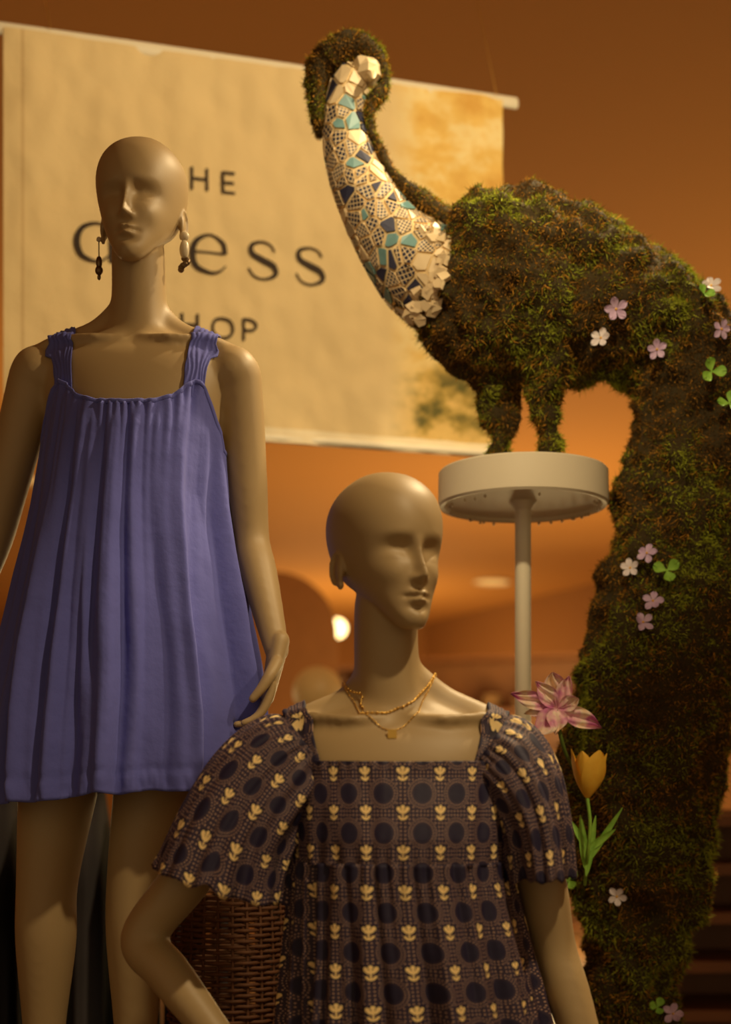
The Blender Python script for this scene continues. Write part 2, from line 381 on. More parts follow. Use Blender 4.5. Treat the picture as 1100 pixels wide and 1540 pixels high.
lathe('skirt',1.216,.55,120,lambda z:I(z,[.55,.97,1.15,1.21],[.265,.192,.170,.163]),lambda z:I(z,[.55,.97,1.15,1.21],[.21,.168,.153,.150]),lambda z:I(z,[.9,1.2],[.035,.006]),
   lambda p,z,t:(.005+.03*min(1,t*2))*(1.2*(.25-abs(n3(math.cos(p)*4,math.sin(p)*4,t*.6))*1.4)+.8*n3(math.cos(p)*10,math.sin(p)*10,t+3))+.0035*math.sin(p*46+4*math.sin(4*p))*math.exp(-t*6))
for sg in(-1,1):
    C=cr([(sg*.124,-.108,1.340),(sg*.128,-.100,1.365),(sg*.133,-.085,1.39),(sg*.138,-.06,1.423),(sg*.142,-.03,1.450),(sg*.143,.02,1.455),(sg*.142,.07,1.43),(sg*.135,.10,1.36)],8)
    V=[];UV=[];m=14
    for i,c in enumerate(C):
        for k in range(m):
            s=k/(m-1)
            V.append(snap(bv,(c[0]+sg*(s*.036-.004),c[1],c[2]-.010*s),.0045+.0012*math.sin(k*1.7)*s)); UV.append((sg*(.128+s*.034),1.36+i*.0035))
    o=mk('shoulder_panel',V,gridF(len(C),m,False),M_print,fd,uv=UV); o.modifiers.new('s','SOLIDIFY').thickness=.003
def sleeve(pts,rad,name,sd):
    C=cr(pts,14); R=cr(rad,14); T,S,B=frames(C,(0,1,0)); n=260; V=[];UV=[]
    L=np.concatenate([[0],np.cumsum(np.linalg.norm(np.diff(C,axis=0),axis=1))]); N=len(C)
    for i in range(N):
        t=i/(N-1)
        for j in range(n+1):
            a=2*math.pi*j/n; m=1+.04*math.exp(-t*4)*math.sin(a*30+3*math.sin(3*a))*min(1,t*6)
            c_,s_=math.cos(a),math.sin(a)
            m+=(.15+.85*t)*(.18*n3(c_*2.6+sd,s_*2.6,t*.8)+.15*n3(c_*6+sd,s_*6,t*1.2+4))
            V.append(C[i]+m*(S[i]*R[i][0]*math.cos(a)+B[i]*R[i][1]*math.sin(a))+np.array([0,0,.014*t*t*n3(c_*4,s_*4,sd)]))
            UV.append(((a)*.10,-L[i]+.02))
    o=mk(name,V,gridF(N,n+1,False),M_print,fd,uv=UV); o.modifiers.new('s','SOLIDIFY').thickness=.0015
sleeve([(-.131,.005,1.385),(-.160,.005,1.362),(-.203,.0,1.312),(-.238,-.005,1.250),(-.262,-.005,1.176)],[(.058,.082),(.082,.094),(.095,.105),(.101,.112),(.115,.120)],'sleeve',3)
sleeve([(.131,.005,1.385),(.156,.005,1.366),(.184,.0,1.325),(.205,-.005,1.265),(.214,-.005,1.190)],[(.058,.082),(.073,.094),(.070,.102),(.060,.106),(.056,.112)],'sleeve',11)
# ------------------------------------------------------------ jewellery
def necklace(name,pts,r,beads=False):
    root=empty(name,(xr,YR,FL)); C=cr(pts,10); out=[]
    for c in C:
        h=bv.find_nearest(Vector(c)); out.append(h[0]+h[1]*(r+.0008))
    mb=MB(); mb.add(*tube(out,[r*.6]*len(out),n=6,ref=(0,0.3,1),sub=1))
    acc=0
    for a,b in zip(out[:-1],out[1:]):
        acc+=(b-a).length
        if acc>(.0050 if beads else .004): acc=0; mb.add(*ellipsoid(b,(r*1.35,)*3,n=8,m=6))
    mb.obj('chain',M_gold,root); return root,out
nx=-.016
r1,_=necklace('necklace',[(nx-.062,.03,1.484),(nx-.058,-.01,1.474),(nx-.04,-.045,1.458),(nx,-.06,1.450),(nx+.04,-.045,1.458),(nx+.058,-.01,1.474),(nx+.062,.03,1.484)],.0016,True)
r2,o2=necklace('necklace',[(nx-.062,.03,1.480),(nx-.055,-.01,1.464),(nx-.036,-.05,1.440),(nx+.008,-.065,1.412),(nx+.045,-.05,1.440),(nx+.058,-.01,1.464),(nx+.062,.03,1.480)],.0010)
pm=o2[len(o2)//2]; q_=snap(bv,(pm[0],pm[1],pm[2]-.010),.0035); mb=MB(); mb.add(*box(q_,(.013,.003,.013))); mb.add(*ellipsoid((pm[0],pm[1]-.002,pm[2]-.001),(.002,.002,.003),8,6)); mb.obj('pendant',M_gold,r2,False)
for sg,kind in((-1,0),(1,1)):
    base=Matrix.Translation((xl,YL,zl)); p=base@(hmL@Vector((sg*.078,.010,.064)))
    e=empty('earring',p); mb=MB(); mg=MB()
    if kind==0:
        mb.add(*tube([(0,-.004,.006),(0,-.006,-.004),(0,-.004,-.03)],[.0012]*3,n=6,ref=(1,0,0))); mb.add(*ellipsoid((0,-.004,-.036),(.006,.006,.012),12,8)); mb.add(*ellipsoid((0,-.004,-.051),(.0075,.0075,.009),12,8)); mb.add(*ellipsoid((0,-.004,-.063),(.0035,.0035,.006),8,6))
        mg.add(*ellipsoid((0,-.005,.006),(.005,.004,.005),10,8))
    else:
        mg.add(*ellipsoid((0,-.005,.004),(.009,.006,.009),12,8)); mg.add(*ellipsoid((0,-.005,-.020),(.009,.007,.018),12,8))
        for k in range(8):
            a=k*.7; mb.add(*ellipsoid((.006*math.sin(a),-.006+.003*math.cos(a),-.036-.0030*k),(.0062,.005,.0058),8,6))
        mb.add(*tube([(0,-.004,0),(0,-.004,-.05)],[.001]*2,n=6,ref=(1,0,0)))
    mb.obj('drop',M_silver,e); mg.obj('pearl_stud',M_pearl,e)
# ------------------------------------------------------------ banner
dl,dr=3.7,4.09; A0=np.array([(5-550)/F*dl,dl]); A1=np.array([(757-550)/F*dr,dr]); W=np.linalg.norm(A1-A0); zt,zb=3.307,2.276
nb=np.array([(A1-A0)[1],-(A1-A0)[0]])/W
def wr(s,z): return .012*n3(s*3,z*2.2,3)+.010*n3(s*8,z*5,1)+.005*n3(s*20,z*13,6)+.005*math.sin(s*26)*max(0,(z-2.9))
def bp(s,z,off=0):
    k=A0+(A1-A0)*(s/W)+nb*(wr(s,z)+off); return (k[0],k[1],z)
ban=empty('banner')
V=[];UV=[];nu,nv=200,150
for i in range(nv):
    for j in range(nu):
        u=j/(nu-1); v=i/(nv-1); V.append(bp(u*W,zt+(zb-zt)*v)); UV.append((u,v))
mk('cloth',V,gridF(nv,nu,False),M_banner,ban,uv=UV)
V,Fc=tube([bp(-.01,zt+.0,-.008),bp(W*.5,zt,-.008),bp(W+.045,zt,-.008)],[(.018,.006)]*3,n=12,ref=(nb[0],nb[1],0)); mk('top_rail',V,Fc,M_white,ban)
V,Fc=tube([bp(0,zb+.012,-.01),bp(W*.5,zb+.012,-.01),bp(W,zb+.012,-.01)],[.012]*3,n=12,ref=(0,0,1)); mk('bottom_rod',V,Fc,M_white,ban)
for s in(.12,W-.02):
    p=bp(s,zt+.01); q=(p[0]-.13,p[1]+.05,4.0); V,Fc=tube([p,q],[.0012,.0012],n=6,sub=1); mk('hanging_wire',V,Fc,M_gold,ban)
def spx(px,py):
    q=(px-550)/F; d=A1-A0; s=(q*A0[1]-A0[0])/(d[0]-q*d[1]); dep=A0[1]+s*d[1]; return s*W, CZ+(HZ-py)/F*dep
def stroke(mb,pts,wd,s0,z0,k,sub=10):
    C=cr(pts,sub) if len(pts)>2 else np.array(pts,float); Wd=cr(wd,sub)[:,0] if len(pts)>2 else np.array(wd,float)
    T=np.gradient(C,axis=0); T/=np.linalg.norm(T,axis=1)[:,None]+1e-9; N=np.stack([-T[:,1],T[:,0]],1); V=[]
    for c,nn_,w_ in zip(C,N,Wd):
        for sg in(-1,1):
            q=c+nn_*w_*.5*sg; V.append(bp(s0+q[0]*k,z0+q[1]*k,.005))
    mb.add(V,[(2*i,2*i+1,2*i+3,2*i+2) for i in range(len(C)-1)])
mb=MB(); xh=.098; zB=2.722
def e_(s):
    stroke(mb,[(.06,.53),(.9,.53)],[.055,.055],s,zB,xh)
    stroke(mb,[(.93,.52),(.86,.83),(.5,1.0),(.13,.82),(.02,.48),(.13,.14),(.5,-.01),(.78,.05),(.95,.2)],[.14,.12,.06,.14,.17,.14,.09,.06,.04],s,zB,xh)
def s_(s):
    stroke(mb,[(.80,.76),(.68,.94),(.43,1.0),(.14,.88),(.16,.65),(.45,.51),(.76,.36),(.82,.13),(.52,-.02),(.22,.03),(.05,.24)],[.05,.05,.06,.11,.15,.18,.16,.12,.06,.05,.05],s,zB,xh)
def d_(s):
    stroke(mb,[(.93,.8),(.6,1.0),(.18,.86),(.03,.48),(.18,.1),(.6,-.02),(.93,.2)],[.05,.06,.13,.17,.13,.06,.05],s,zB,xh); stroke(mb,[(.97,1.75),(.97,0)],[.16,.16],s,zB,xh); stroke(mb,[(.8,1.72),(.97,1.75)],[.05,.05],s,zB,xh)
def r_(s):
    stroke(mb,[(.2,1),(.2,0)],[.16,.16],s,zB,xh); stroke(mb,[(.24,.6),(.4,.92),(.62,1.0),(.75,.9)],[.05,.08,.1,.16],s,zB,xh); stroke(mb,[(.0,.015),(.42,.015)],[.05,.05],s,zB,xh)
d_(spx(114,400)[0]); r_(spx(212,400)[0]); e_(spx(288,400)[0]); s_(spx(371,400)[0]); s_(spx(443,400)[0])
G={'T':[[(0,1),(.8,1)],[(.4,1),(.4,0)]],'H':[[(0,1.06),(0,-.06)],[(.75,1.06),(.75,-.06)],[(0,.5),(.75,.5)]],'E':[[(0,1.06),(0,-.06)],[(0,1),(.6,1)],[(0,.5),(.55,.5)],[(0,0),(.6,0)]],
 'P':[[(0,1.06),(0,-.06)],[(0,1),(.35,1),(.6,.85),(.6,.62),(.35,.47),(0,.47)]],'O':[[(.5,1),(.13,.86),(0,.5),(.13,.14),(.5,0),(.87,.14),(1,.5),(.87,.86),(.5,1)]],
 'S':[[(.6,.85),(.35,1),(.08,.85),(.1,.62),(.35,.5),(.6,.35),(.6,.12),(.35,0),(.05,.13)]]}
for ch,px,z in[('T',246,2.942),('H',288,2.942),('E',335,2.942),('S',236,2.548),('H',274,2.548),('O',320,2.548),('P',366,2.548)]:
    for st in G[ch]: stroke(mb,st,[.14]*len(st),spx(px,300)[0],z,.055)
mb.obj('lettering',M_ink,ban,False)
# ------------------------------------------------------------ peacock
pk=empty('topiary_peacock'); PD=3.0
def PP(px,py,off=0): 
    p=P(px,py,PD); p[1]+=off; return p
s_px=PD/F
def path(rows,ry=.85,off=0):
    return [PP(r[0],r[1],(r[3] if len(r)>3 else 0)+off) for r in rows],[(r[2]*s_px,r[2]*s_px*ry) for r in rows]
body=[(648,415,72),(676,424,110),(718,428,134),(778,434,142),(840,444,134),(905,460,118),(965,482,102),(1015,522,90),(1044,590,88),(1042,670,94),(1026,760,98),(1014,850,102),(1004,950,120),(986,1050,122),(968,1150,120),(964,1250,113),(961,1340,98),(952,1420,76),(953,1540,65),(960,1750,75),(965,2110,95)]
mb=MB(); mb.add(*tube(*path(body),n=40,sub=6))
mb.add(*tube(*path([(745,545,50,.03),(752,600,29,.03),(752,650,18,.03),(753,697,16,.03)],1),n=20)); mb.add(*tube(*path([(822,520,52,-.05),(812,590,30,-.05),(814,640,20,-.05),(818,695,18,-.05)],1),n=20))
for q,o_ in((753,.03),(818,-.05)):
    for dx,dy in((-14,-.03),(0,-.045),(14,-.03)): mb.add(*tube([PP(q,697,o_),PP(q+dx,698,o_+dy)],[.012,.007],n=10,ref=(0,0,1),sub=2))
ob=mb.obj('moss_body',M_mossb,pk)
bake(ob,[('REMESH',dict(mode='VOXEL',voxel_size=.010)),('SMOOTH',dict(factor=.5,iterations=6))])
def rough(ob,a1,a2,a3=0):
    n_=len(ob.data.vertices); co=np.zeros(n_*3); no=np.zeros(n_*3); ob.data.vertices.foreach_get('co',co); ob.data.vertex_normals.foreach_get('vector',no)
    co=co.reshape(-1,3); no=no.reshape(-1,3)
    d=np.array([a1*noise.noise(Vector(c*9))+a2*noise.noise(Vector(c*24))+a3*noise.noise(Vector(c*55)) for c in co]); co+=no*d[:,None]; ob.data.vertices.foreach_set('co',co.ravel()); ob.data.update()
rough(ob,.022,.024,.008)
# neck
neck=[(548,108,22),(531,122,28),(520,152,29),(518,195,32),(530,250,38),(558,310,46),(592,362,56),(630,402,70),(668,422,80),(710,430,70)]
C=cr([PP(a,b) for a,b,c in neck],14); Rn=cr([c*s_px for a,b,c in neck],14)[:,0]; T,S,B=frames(C,(0,1,0))
Ls=np.concatenate([[0],np.cumsum(np.linalg.norm(np.diff(C,axis=0),axis=1))]); LT=Ls[-1]
def npt(s,a,off=0):
    s=min(max(s,0),LT); c=np.array([np.interp(s,Ls,C[:,k]) for k in range(3)]); S_=np.array([np.interp(s,Ls,S[:,k]) for k in range(3)]); B_=np.array([np.interp(s,Ls,B[:,k]) for k in range(3)]); r=np.interp(s,Ls,Rn)+off
    if s<.03: r*=math.sqrt(max(.15,1-((.03-s)/.03)**2*.8))
    return c+r*(S_*math.cos(a)+.95*B_*math.sin(a))
V=[npt(s,a,-.001) for s in np.linspace(0,LT,70) for a in np.linspace(0,2*math.pi,40,endpoint=False)]
mk('neck_core',V,gridF(70,40)+[tuple(range(40))],M_grout,pk)
seeds=[]; s=.010
while s<LT-.06:
    R_=np.interp(s,Ls,Rn); k=max(6,int(2*math.pi*R_/.029)); 
    for i in range(k): seeds.append((s+random.uniform(-.011,.011),(i+random.uniform(-.38,.38)+.5*(random.random()<.5))*2*math.pi/k))
    s+=.027
V=[];Fc=[];UV=[];MI=[]
for i,(s0,a0) in enumerate(seeds):
    R_=np.interp(s0,Ls,Rn); nb_=[]
    for j,(s1,a1) in enumerate(seeds):
        if i==j: continue
        da=((a1-a0+math.pi)%(2*math.pi)-math.pi)*R_; ds=s1-s0; dd=math.hypot(da,ds)
        if dd<.07: nb_.append((ds,da,dd))
    poly=[(-.026,-.026),(.026,-.026),(.026,.026),(-.026,.026)]; gap=random.uniform(.0018,.0038)
    for ds,da,dd in sorted(nb_,key=lambda x:x[2]):
        if dd<.008: continue
        nx_,ny_=ds/dd,da/dd; lim=dd/2-gap; out=[]
        for k in range(len(poly)):
            p,q=poly[k],poly[(k+1)%len(poly)]; fp=p[0]*nx_+p[1]*ny_-lim; fq=q[0]*nx_+q[1]*ny_-lim
            if fp<=0: out.append(p)
            if fp*fq<0: t=fp/(fp-fq); out.append((p[0]+(q[0]-p[0])*t,p[1]+(q[1]-p[1])*t))
        poly=out
        if len(poly)<3: break
    if len(poly)<3: continue
    b=len(V); k=len(poly); rot=random.uniform(0,3); tl=[random.uniform(-.0010,.0010) for _ in range(2)]
    for off in(-.002,.0035):
        for (u_,v_) in poly:
            V.append(npt(s0+u_,a0+v_/R_,off+(tl[0]*u_+tl[1]*v_)/.02*(off>0))); UV.append((u_*math.cos(rot)-v_*math.sin(rot),u_*math.sin(rot)+v_*math.cos(rot)))
    Fc.append(tuple(b+k+t for t in range(k))); f=s0/LT; rr=random.random()
    mi=0 if (f<.15 or f>.84) and rr<.85 else (0 if rr<.10 else 1 if rr<.54 else 2 if rr<.78 else 3 if rr<.89 else 4)
    MI.append(mi)
    for t in range(k): Fc.append((b+t,b+(t+1)%k,b+k+(t+1)%k,b+k+t)); MI.append(0 if mi in(0,1,2) else mi)
mk('mosaic_tiles',V,Fc,[M_cream,M_lat,M_lat2,M_teal,M_navy],pk,False,uv=UV,midx=MI)
bvb=bvh_of(ob); V=[];Fc=[]
for k in range(56):
    px,py=[(642,322),(656,345),(664,372),(668,400),(662,428),(648,452),(632,474),(612,492)][k%8]; px+=random.uniform(-18,10); py+=random.uniform(-13,13)
    o_=Vector((0,0,CZ)); dr_=(Vector(P(px,py,1))-o_).normalized(); h=bvb.ray_cast(o_,dr_)
    if h[0] is None: continue
    nrm=(h[1]+Vector((random.uniform(-.3,.3),-.2,random.uniform(-.3,.3)))).normalized(); t1=nrm.orthogonal().normalized(); t2=nrm.cross(t1); b=len(V); m=random.choice((3,4,4,5)); a0=random.random()*6
    for off in(.004,.014):
        for q in range(m):
            a=a0+q*6.283/m; rr=random.Random(k*9+q).uniform(.010,.019); V.append(h[0]+nrm*off+t1*rr*math.cos(a)+t2*rr*math.sin(a))
    Fc.append(tuple(b+m+q for q in range(m))); Fc+=[(b+q,b+(q+1)%m,b+m+(q+1)%m,b+m+q) for q in range(m)]
mk('collar_shards',V,Fc,M_cream,pk,False)
mb=MB()
mb.add(*tube(*path([(484,200,7,.0),(479,170,12,0),(475,135,15,0),(482,102,20,0),(505,82,24,0),(535,76,23,0),(558,84,19,0),(574,104,12,0),(577,130,8,0),(570,150,7,0)],1.4),n=20))
mb.add(*tube(*path([(566,140,9,.0),(556,170,9,.0),(557,200,8,0),(570,228,8,0),(588,257,9,0),(608,284,11,0),(634,308,16,0),(664,330,24,.02)],2.0),n=20))
oc=mb.obj('moss_crest',M_mossb,pk); bake(oc,[('REMESH',dict(mode='VOXEL',voxel_size=.005)),('SMOOTH',dict(factor=.5,iterations=3))]); rough(oc,.006,.006,.003)
hc=PP(551,112,-.012); rnd=random.Random(5)
V,Fc=ellipsoid(hc,(.034,.040,.030),9,6); V=[Vector(v)+Vector([rnd.uniform(-.004,.004) for _ in range(3)]) for v in V]
mk('face_shards',V,Fc,M_cream,pk,False)
V,Fc=tube([PP(558,124,-.03),PP(560,134,-.060),PP(561,146,-.078)],[(.013,.012),(.009,.008),(.003,.002)],n=7); mk('beak',V,Fc,M_cream,pk,False)
def blades(ob,N,lmin,lmax,w,name):
    me=ob.data; me.calc_loop_triangles(); nt_=len(me.loop_triangles); tri=np.zeros(nt_*3,dtype=np.int32); me.loop_triangles.foreach_get('vertices',tri); tri=tri.reshape(-1,3)
    co=np.zeros(len(me.vertices)*3); me.vertices.foreach_get('co',co); co=co.reshape(-1,3)
    a,b,c=co[tri[:,0]],co[tri[:,1]],co[tri[:,2]]; nr=np.cross(b-a,c-a); ar=np.linalg.norm(nr,axis=1); nr/=ar[:,None]+1e-12
    cz=(a[:,2]+b[:,2]+c[:,2])/3; wgt=ar*(cz>.55); idx=np.random.choice(nt_,N,p=wgt/wgt.sum())
    u=np.random.rand(N,1); v=np.random.rand(N,1); fl=(u+v)>1; u=np.where(fl,1-u,u); v=np.where(fl,1-v,v)
    p=a[idx]+(b-a)[idx]*u+(c-a)[idx]*v; nn_=nr[idx]
    cl=np.array([[noise.noise(Vector(q*26)),noise.noise(Vector(q*26)+Vector((9,3,1))),noise.noise(Vector(q*26)+Vector((1,7,5))),noise.noise(Vector(q*7)+Vector((4,0,0)))] for q in p])
    d=nn_*.55+np.random.randn(N,3)*.60+cl[:,:3]*1.1; d[:,2]-=.10; d/=np.linalg.norm(d,axis=1)[:,None]
    L=np.random.uniform(lmin,lmax,(N,1))*(1+.4*cl[:,3:4]); sd=np.cross(d,np.random.randn(N,3)); sd/=np.linalg.norm(sd,axis=1)[:,None]
    bend=np.random.randn(N,3)*.5; bend[:,2]-=.15
    base=p-nn_*.002; mid=base+d*L*.55; tip=base+(d+bend*.7)*L
    V=np.stack([base-sd*w,base+sd*w,mid+sd*w*.8,mid-sd*w*.8,tip],1).reshape(-1,3)
    i5=np.arange(N)*5; Fq=[(i,i+1,i+2,i+3) for i in i5]+[(i+3,i+2,i+4) for i in i5]
    pal=np.array([sr(112,104,28)[:3],sr(138,146,42)[:3],sr(198,142,48)[:3],sr(176,186,56)[:3],sr(118,84,32)[:3]])
    pick=cl[:,3]*1.3+np.random.randn(N)*.32+.03+cl[:,0]*.8+.24*nn_[:,2]  # upward-facing fibres lean to lighter greens, painting the top light into the colour
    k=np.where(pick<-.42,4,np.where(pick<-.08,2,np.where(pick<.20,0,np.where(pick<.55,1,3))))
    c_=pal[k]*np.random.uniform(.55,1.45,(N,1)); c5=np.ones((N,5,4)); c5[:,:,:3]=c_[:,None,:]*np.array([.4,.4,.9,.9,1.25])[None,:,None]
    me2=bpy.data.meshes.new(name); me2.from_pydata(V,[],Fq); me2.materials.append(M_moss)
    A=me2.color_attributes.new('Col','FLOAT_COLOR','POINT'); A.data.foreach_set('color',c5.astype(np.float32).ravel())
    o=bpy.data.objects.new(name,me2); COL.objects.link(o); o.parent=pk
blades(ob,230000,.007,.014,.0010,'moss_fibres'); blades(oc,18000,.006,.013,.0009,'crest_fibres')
# ------------------------------------------------------------ stand
st=empty('display_stand'); cst=P(787,705,3.0); zt_=cst[2]-.006; R0=127*s_px; 
V=[];n_=96; prof=[(0.001,zt_),(R0-.004,zt_),(R0,zt_-.004),(R0+.001,zt_-.070),(R0-.003,zt_-.075),(R0-.012,zt_-.073),(R0-.014,zt_-.066),(.03,zt_-.064),(.022,zt_-.075),(.017,zt_-.082),(.0165,FL+.03),(.05,FL+.025),(.17,FL+.018),(.175,FL+.012),(.175,FL+.0),(.001,FL)]
for r_0,z in prof:
    for j in range(n_): a=2*math.pi*j/n_; V.append((cst[0]+r_0*math.cos(a),cst[1]+r_0*math.sin(a),z))
o=mk('round_top_and_pole',V,[f[::-1] for f in gridF(len(prof),n_)],M_white,st,True); m=o.modifiers.new('e','EDGE_SPLIT'); m.split_angle=.6
mb=MB()
for k in range(26):
    a=random.uniform(0,6.28); mb.add(*ellipsoid((cst[0]+(R0-.02)*math.cos(a),cst[1]+(R0-.02)*math.sin(a),zt_-.078-random.random()*.004),(.003,.003,.004),8,6))
mb.obj('bead_trim',M_pearl,st)
# ------------------------------------------------------------ flowers
def petal(L,Wd,bend,cup,ruf=0,notch=0,n=12,m=9,pw=.7):
    V=[]
    for i in range(n):
        t=i/(n-1); w=Wd*(math.sin(math.pi*min(1,max(0,t))**pw)**.75 if 0<t<1 else .06)+.0003
        for j in range(m):
            s=j/(m-1)*2-1; y=L*t-notch*L*(1-abs(s))*t**4
            V.append((s*w,y+0,bend*L*t*t+cup*w*s*s+ruf*math.sin(s*7+t*9)*t*L))
    return V,gridF(n,m,False)
def pmat(name,c1,c2,sc_=60):
    n=NT(name); n.col(n.mix(n.noise(sc_,2),c1,c2)); n.rough(.6); return n.m
M_pink=pmat('lilac_petal',sr(196,162,214),sr(230,206,232)); M_wht=pmat('white_petal',sr(232,222,234),sr(250,242,238)); M_grn=pmat('leaf_green',sr(110,170,58),sr(176,224,88)); M_yel=pmat('yellow_petal',sr(242,178,48),sr(255,212,80)); M_stem=pmat('stem_green',sr(80,105,38),sr(105,130,50))
n=NT('iris_petal'); n.col(n.ramp(n.noise(30,4),[(.36,sr(212,118,180)),(.47,sr(240,184,198)),(.56,sr(252,230,212)),(.72,sr(246,208,156))])); n.rough(.6); M_iris=n.m
def surf(px,py):
    o_=Vector((0,0,CZ)); h=bvb.ray_cast(o_,(Vector(P(px,py,1))-o_).normalized()); 
    return (h[0],h[1]) if h[0] else (Vector(P(px,py,2.95)),Vector((0,-1,0)))
def orient(p,nrm,spin): 
    q=nrm.to_track_quat('Z','Y').to_matrix().to_4x4(); return Matrix.Translation(p)@q@Matrix.Rotation(spin,4,'Z')
for px,py,r,mt in[(924,471,18,M_pink),(901,514,16,M_wht),(985,531,15,M_pink),(1066,436,16,M_wht),(1081,501,15,M_pink),(970,835,16,M_pink),(945,857,15,M_wht),(979,906,16,M_pink),(964,938,16,M_pink),(925,1347,15,M_wht),(1009,1522,17,M_pink)]:
    p,nr=surf(px,py); nr=(nr*.5+Vector((random.uniform(-.6,.6),-1,random.uniform(-.3,.5)))).normalized(); p=p+Vector((0,-.024,0))
    e=empty('periwinkle_flower'); M=orient(p,nr,random.random()*6); mb=MB(); L=r*s_px
    for k in range(5): mb.add(*petal(L,L*.31,.25*random.uniform(-1,1.5),.2,.03,.25,pw=1.5),M@Matrix.Rotation(k*1.2566+random.uniform(-.1,.1),4,'Z')@Matrix.Rotation(random.uniform(-.2,.5),4,'X'))
    mb.obj('petals',mt,e); mc=MB(); mc.add(*ellipsoid((0,0,.001),(.0025,.0025,.003),8,6),M); mc.obj('centre',M_yel,e)
    ms=MB(); V,Fc=tube([p+Vector((0,.03,0)),p+Vector((0,.012,0)),p],[.0012]*3,n=6,ref=(1,0,.1)); ms.add(V,Fc); ms.obj('stem',M_stem,e)
for px,py,r in[(1066,565,20),(1092,612,18),(999,861,20),(853,1322,17),(985,1512,15),(1055,450,15)]:
    p,nr=surf(px,py); nr=(nr*.4+Vector((random.uniform(-.6,.6),-1,.3))).normalized(); p=p+Vector((0,-.028,0)); e=empty('clover_leaf'); M=orient(p,nr,random.random()*6); mb=MB(); L=r*s_px
    for k in range(3): mb.add(*petal(L,L*.42,.3,.4,.03,.3,pw=1.5),M@Matrix.Rotation(k*2.09+random.uniform(-.3,.3),4,'Z')@Matrix.Rotation(random.uniform(-.2,.4),4,'X'))
    mb.add(*tube([p+Vector((0,.035,0)),p+Vector((0,.012,0)),p],[.0012]*3,n=6,ref=(1,0,.1))); mb.obj('leaflets',M_grn,e)
FD=2.74; s2=FD/F
ir=empty('iris_flower'); c=Vector(P(838,1066,FD)); mb=MB()
def place(L,Wd,ang,tilt,bend,cup,ruf,pw=1.2):
    M=Matrix.Translation(c)@Matrix.Rotation(math.radians(90),4,'X')@Matrix.Rotation(math.radians(ang),4,'Z')@Matrix.Rotation(tilt,4,'X')
    mb.add(*petal(L*s2,Wd*s2,bend,cup,ruf,0,24,17,pw),M)
for a in[(54,17,8,-.1,.2,.5,.09),(50,12,-20,.4,-.3,.5,.08),(48,14,38,.5,-.4,.5,.09),(72,13,72,.3,-.2,.5,.07),(50,18,140,.6,-.5,.4,.10),(64,15,-112,.4,-.6,.4,.10),(36,12,-65,.2,.2,.5,.08),(34,16,175,.8,-.6,.3,.1),(44,10,98,.5,-.5,.4,.08)]: place(*a)
mb.obj('petals',M_iris,ir); V,Fc=tube([P(838,1070,FD),P(842,1100,FD),P(852,1135,FD+.02),P(868,1165,FD+.06),P(880,1195,2.84)],[.004,.004,.0035,.003,.003],n=8); mk('stem',V,Fc,M_stem,ir)
tu=empty('tulip'); c=P(884,1200,FD); mb=MB()
for k in range(6):
    M=Matrix.Translation(c)@Matrix.Rotation(math.radians(4),4,'Y')@Matrix.Rotation(k*1.047+.3,4,'Z')@Matrix.Translation((0,.004,0))@Matrix.Rotation(math.radians(50-3*(k%2)),4,'X')
    mb.add(*petal(.090 if k%2 else .085,.024,.42,.5,.01,0,16,9,1.0),M)
mb.obj('petals',M_yel,tu)
mb=MB(); mb.add(*tube([P(884,1201,FD),P(888,1240,FD),P(884,1290,FD+.02),P(880,1330,2.84)],[.0035]*4,n=8))
for L,wd,a,py in((.11,.008,-.10,1310),(.13,.006,.55,1300),(.07,.007,.9,1280),(.06,.006,-.5,1275),(.12,.007,.15,1318)):
    M=Matrix.Translation(P(882,py,FD+.03))@Matrix.Rotation(a,4,'Y')@Matrix.Rotation(math.radians(90),4,'X'); mb.add(*petal(L,wd,.25*a,.4,.0,0,14,5,.8),M)
mb.obj('stem_and_leaves',M_grn,tu)
# ------------------------------------------------------------ plinth, basket, backdrop rack, shelves
mb=MB(); mb.add(*box((-.75,3.1,.345),(1.5,1.1,.71))); mb.add(*box((-.75,3.1,.69),(1.54,1.14,.02))); o=mb.obj('display_platform',M_plat,None,False); m=o.modifiers.new('b','BEVEL'); m.width=.006
bk=empty('woven_basket',(-.265,2.80,.70)); mb=MB()
for k in range(26):
    a=k*2*math.pi/26; mb.add(*tube([(.105*math.cos(a),.105*math.sin(a),0.01),(.12*math.cos(a),.12*math.sin(a),.2),(.112*math.cos(a),.112*math.sin(a),.41)],[.003]*3,n=6,ref=(-math.sin(a),math.cos(a),0),sub=3))
for i in range(40):
    z=.012+i*.0102; R_=.105+.015*math.sin(math.pi*min(1,z/.40*.9)); pts=[((R_+.004*math.cos(13*t+math.pi*i))*math.cos(t),(R_+.004*math.cos(13*t+math.pi*i))*math.sin(t),z) for t in np.linspace(0,2*math.pi,131)]
    mb.add(*tube(pts,[.0040]*131,n=6,ref=(0,0,1),sub=1))
mb.obj('weave',M_wick,bk); V,Fc=ellipsoid((0,0,.006),(.105,.105,.006)); mk('base',V,Fc,M_wick,bk)
rk=empty('backdrop_rack'); mb=MB(); yk=3.95  # rack of dark garments, made up as a dark backdrop behind the legs
mb.add(*tube([(-1.6,yk,1.36),(.1,yk,1.36)],[.012]*2,n=10,sub=1,ref=(0,0,1)))
for x in(-1.6,.1): mb.add(*tube([(x,yk,FL+.02),(x,yk,1.36)],[.014]*2,n=10,sub=1)); mb.add(*box((x,yk,FL+.01),(.05,.5,.02)))
mb.obj('frame',M_blackm,rk)
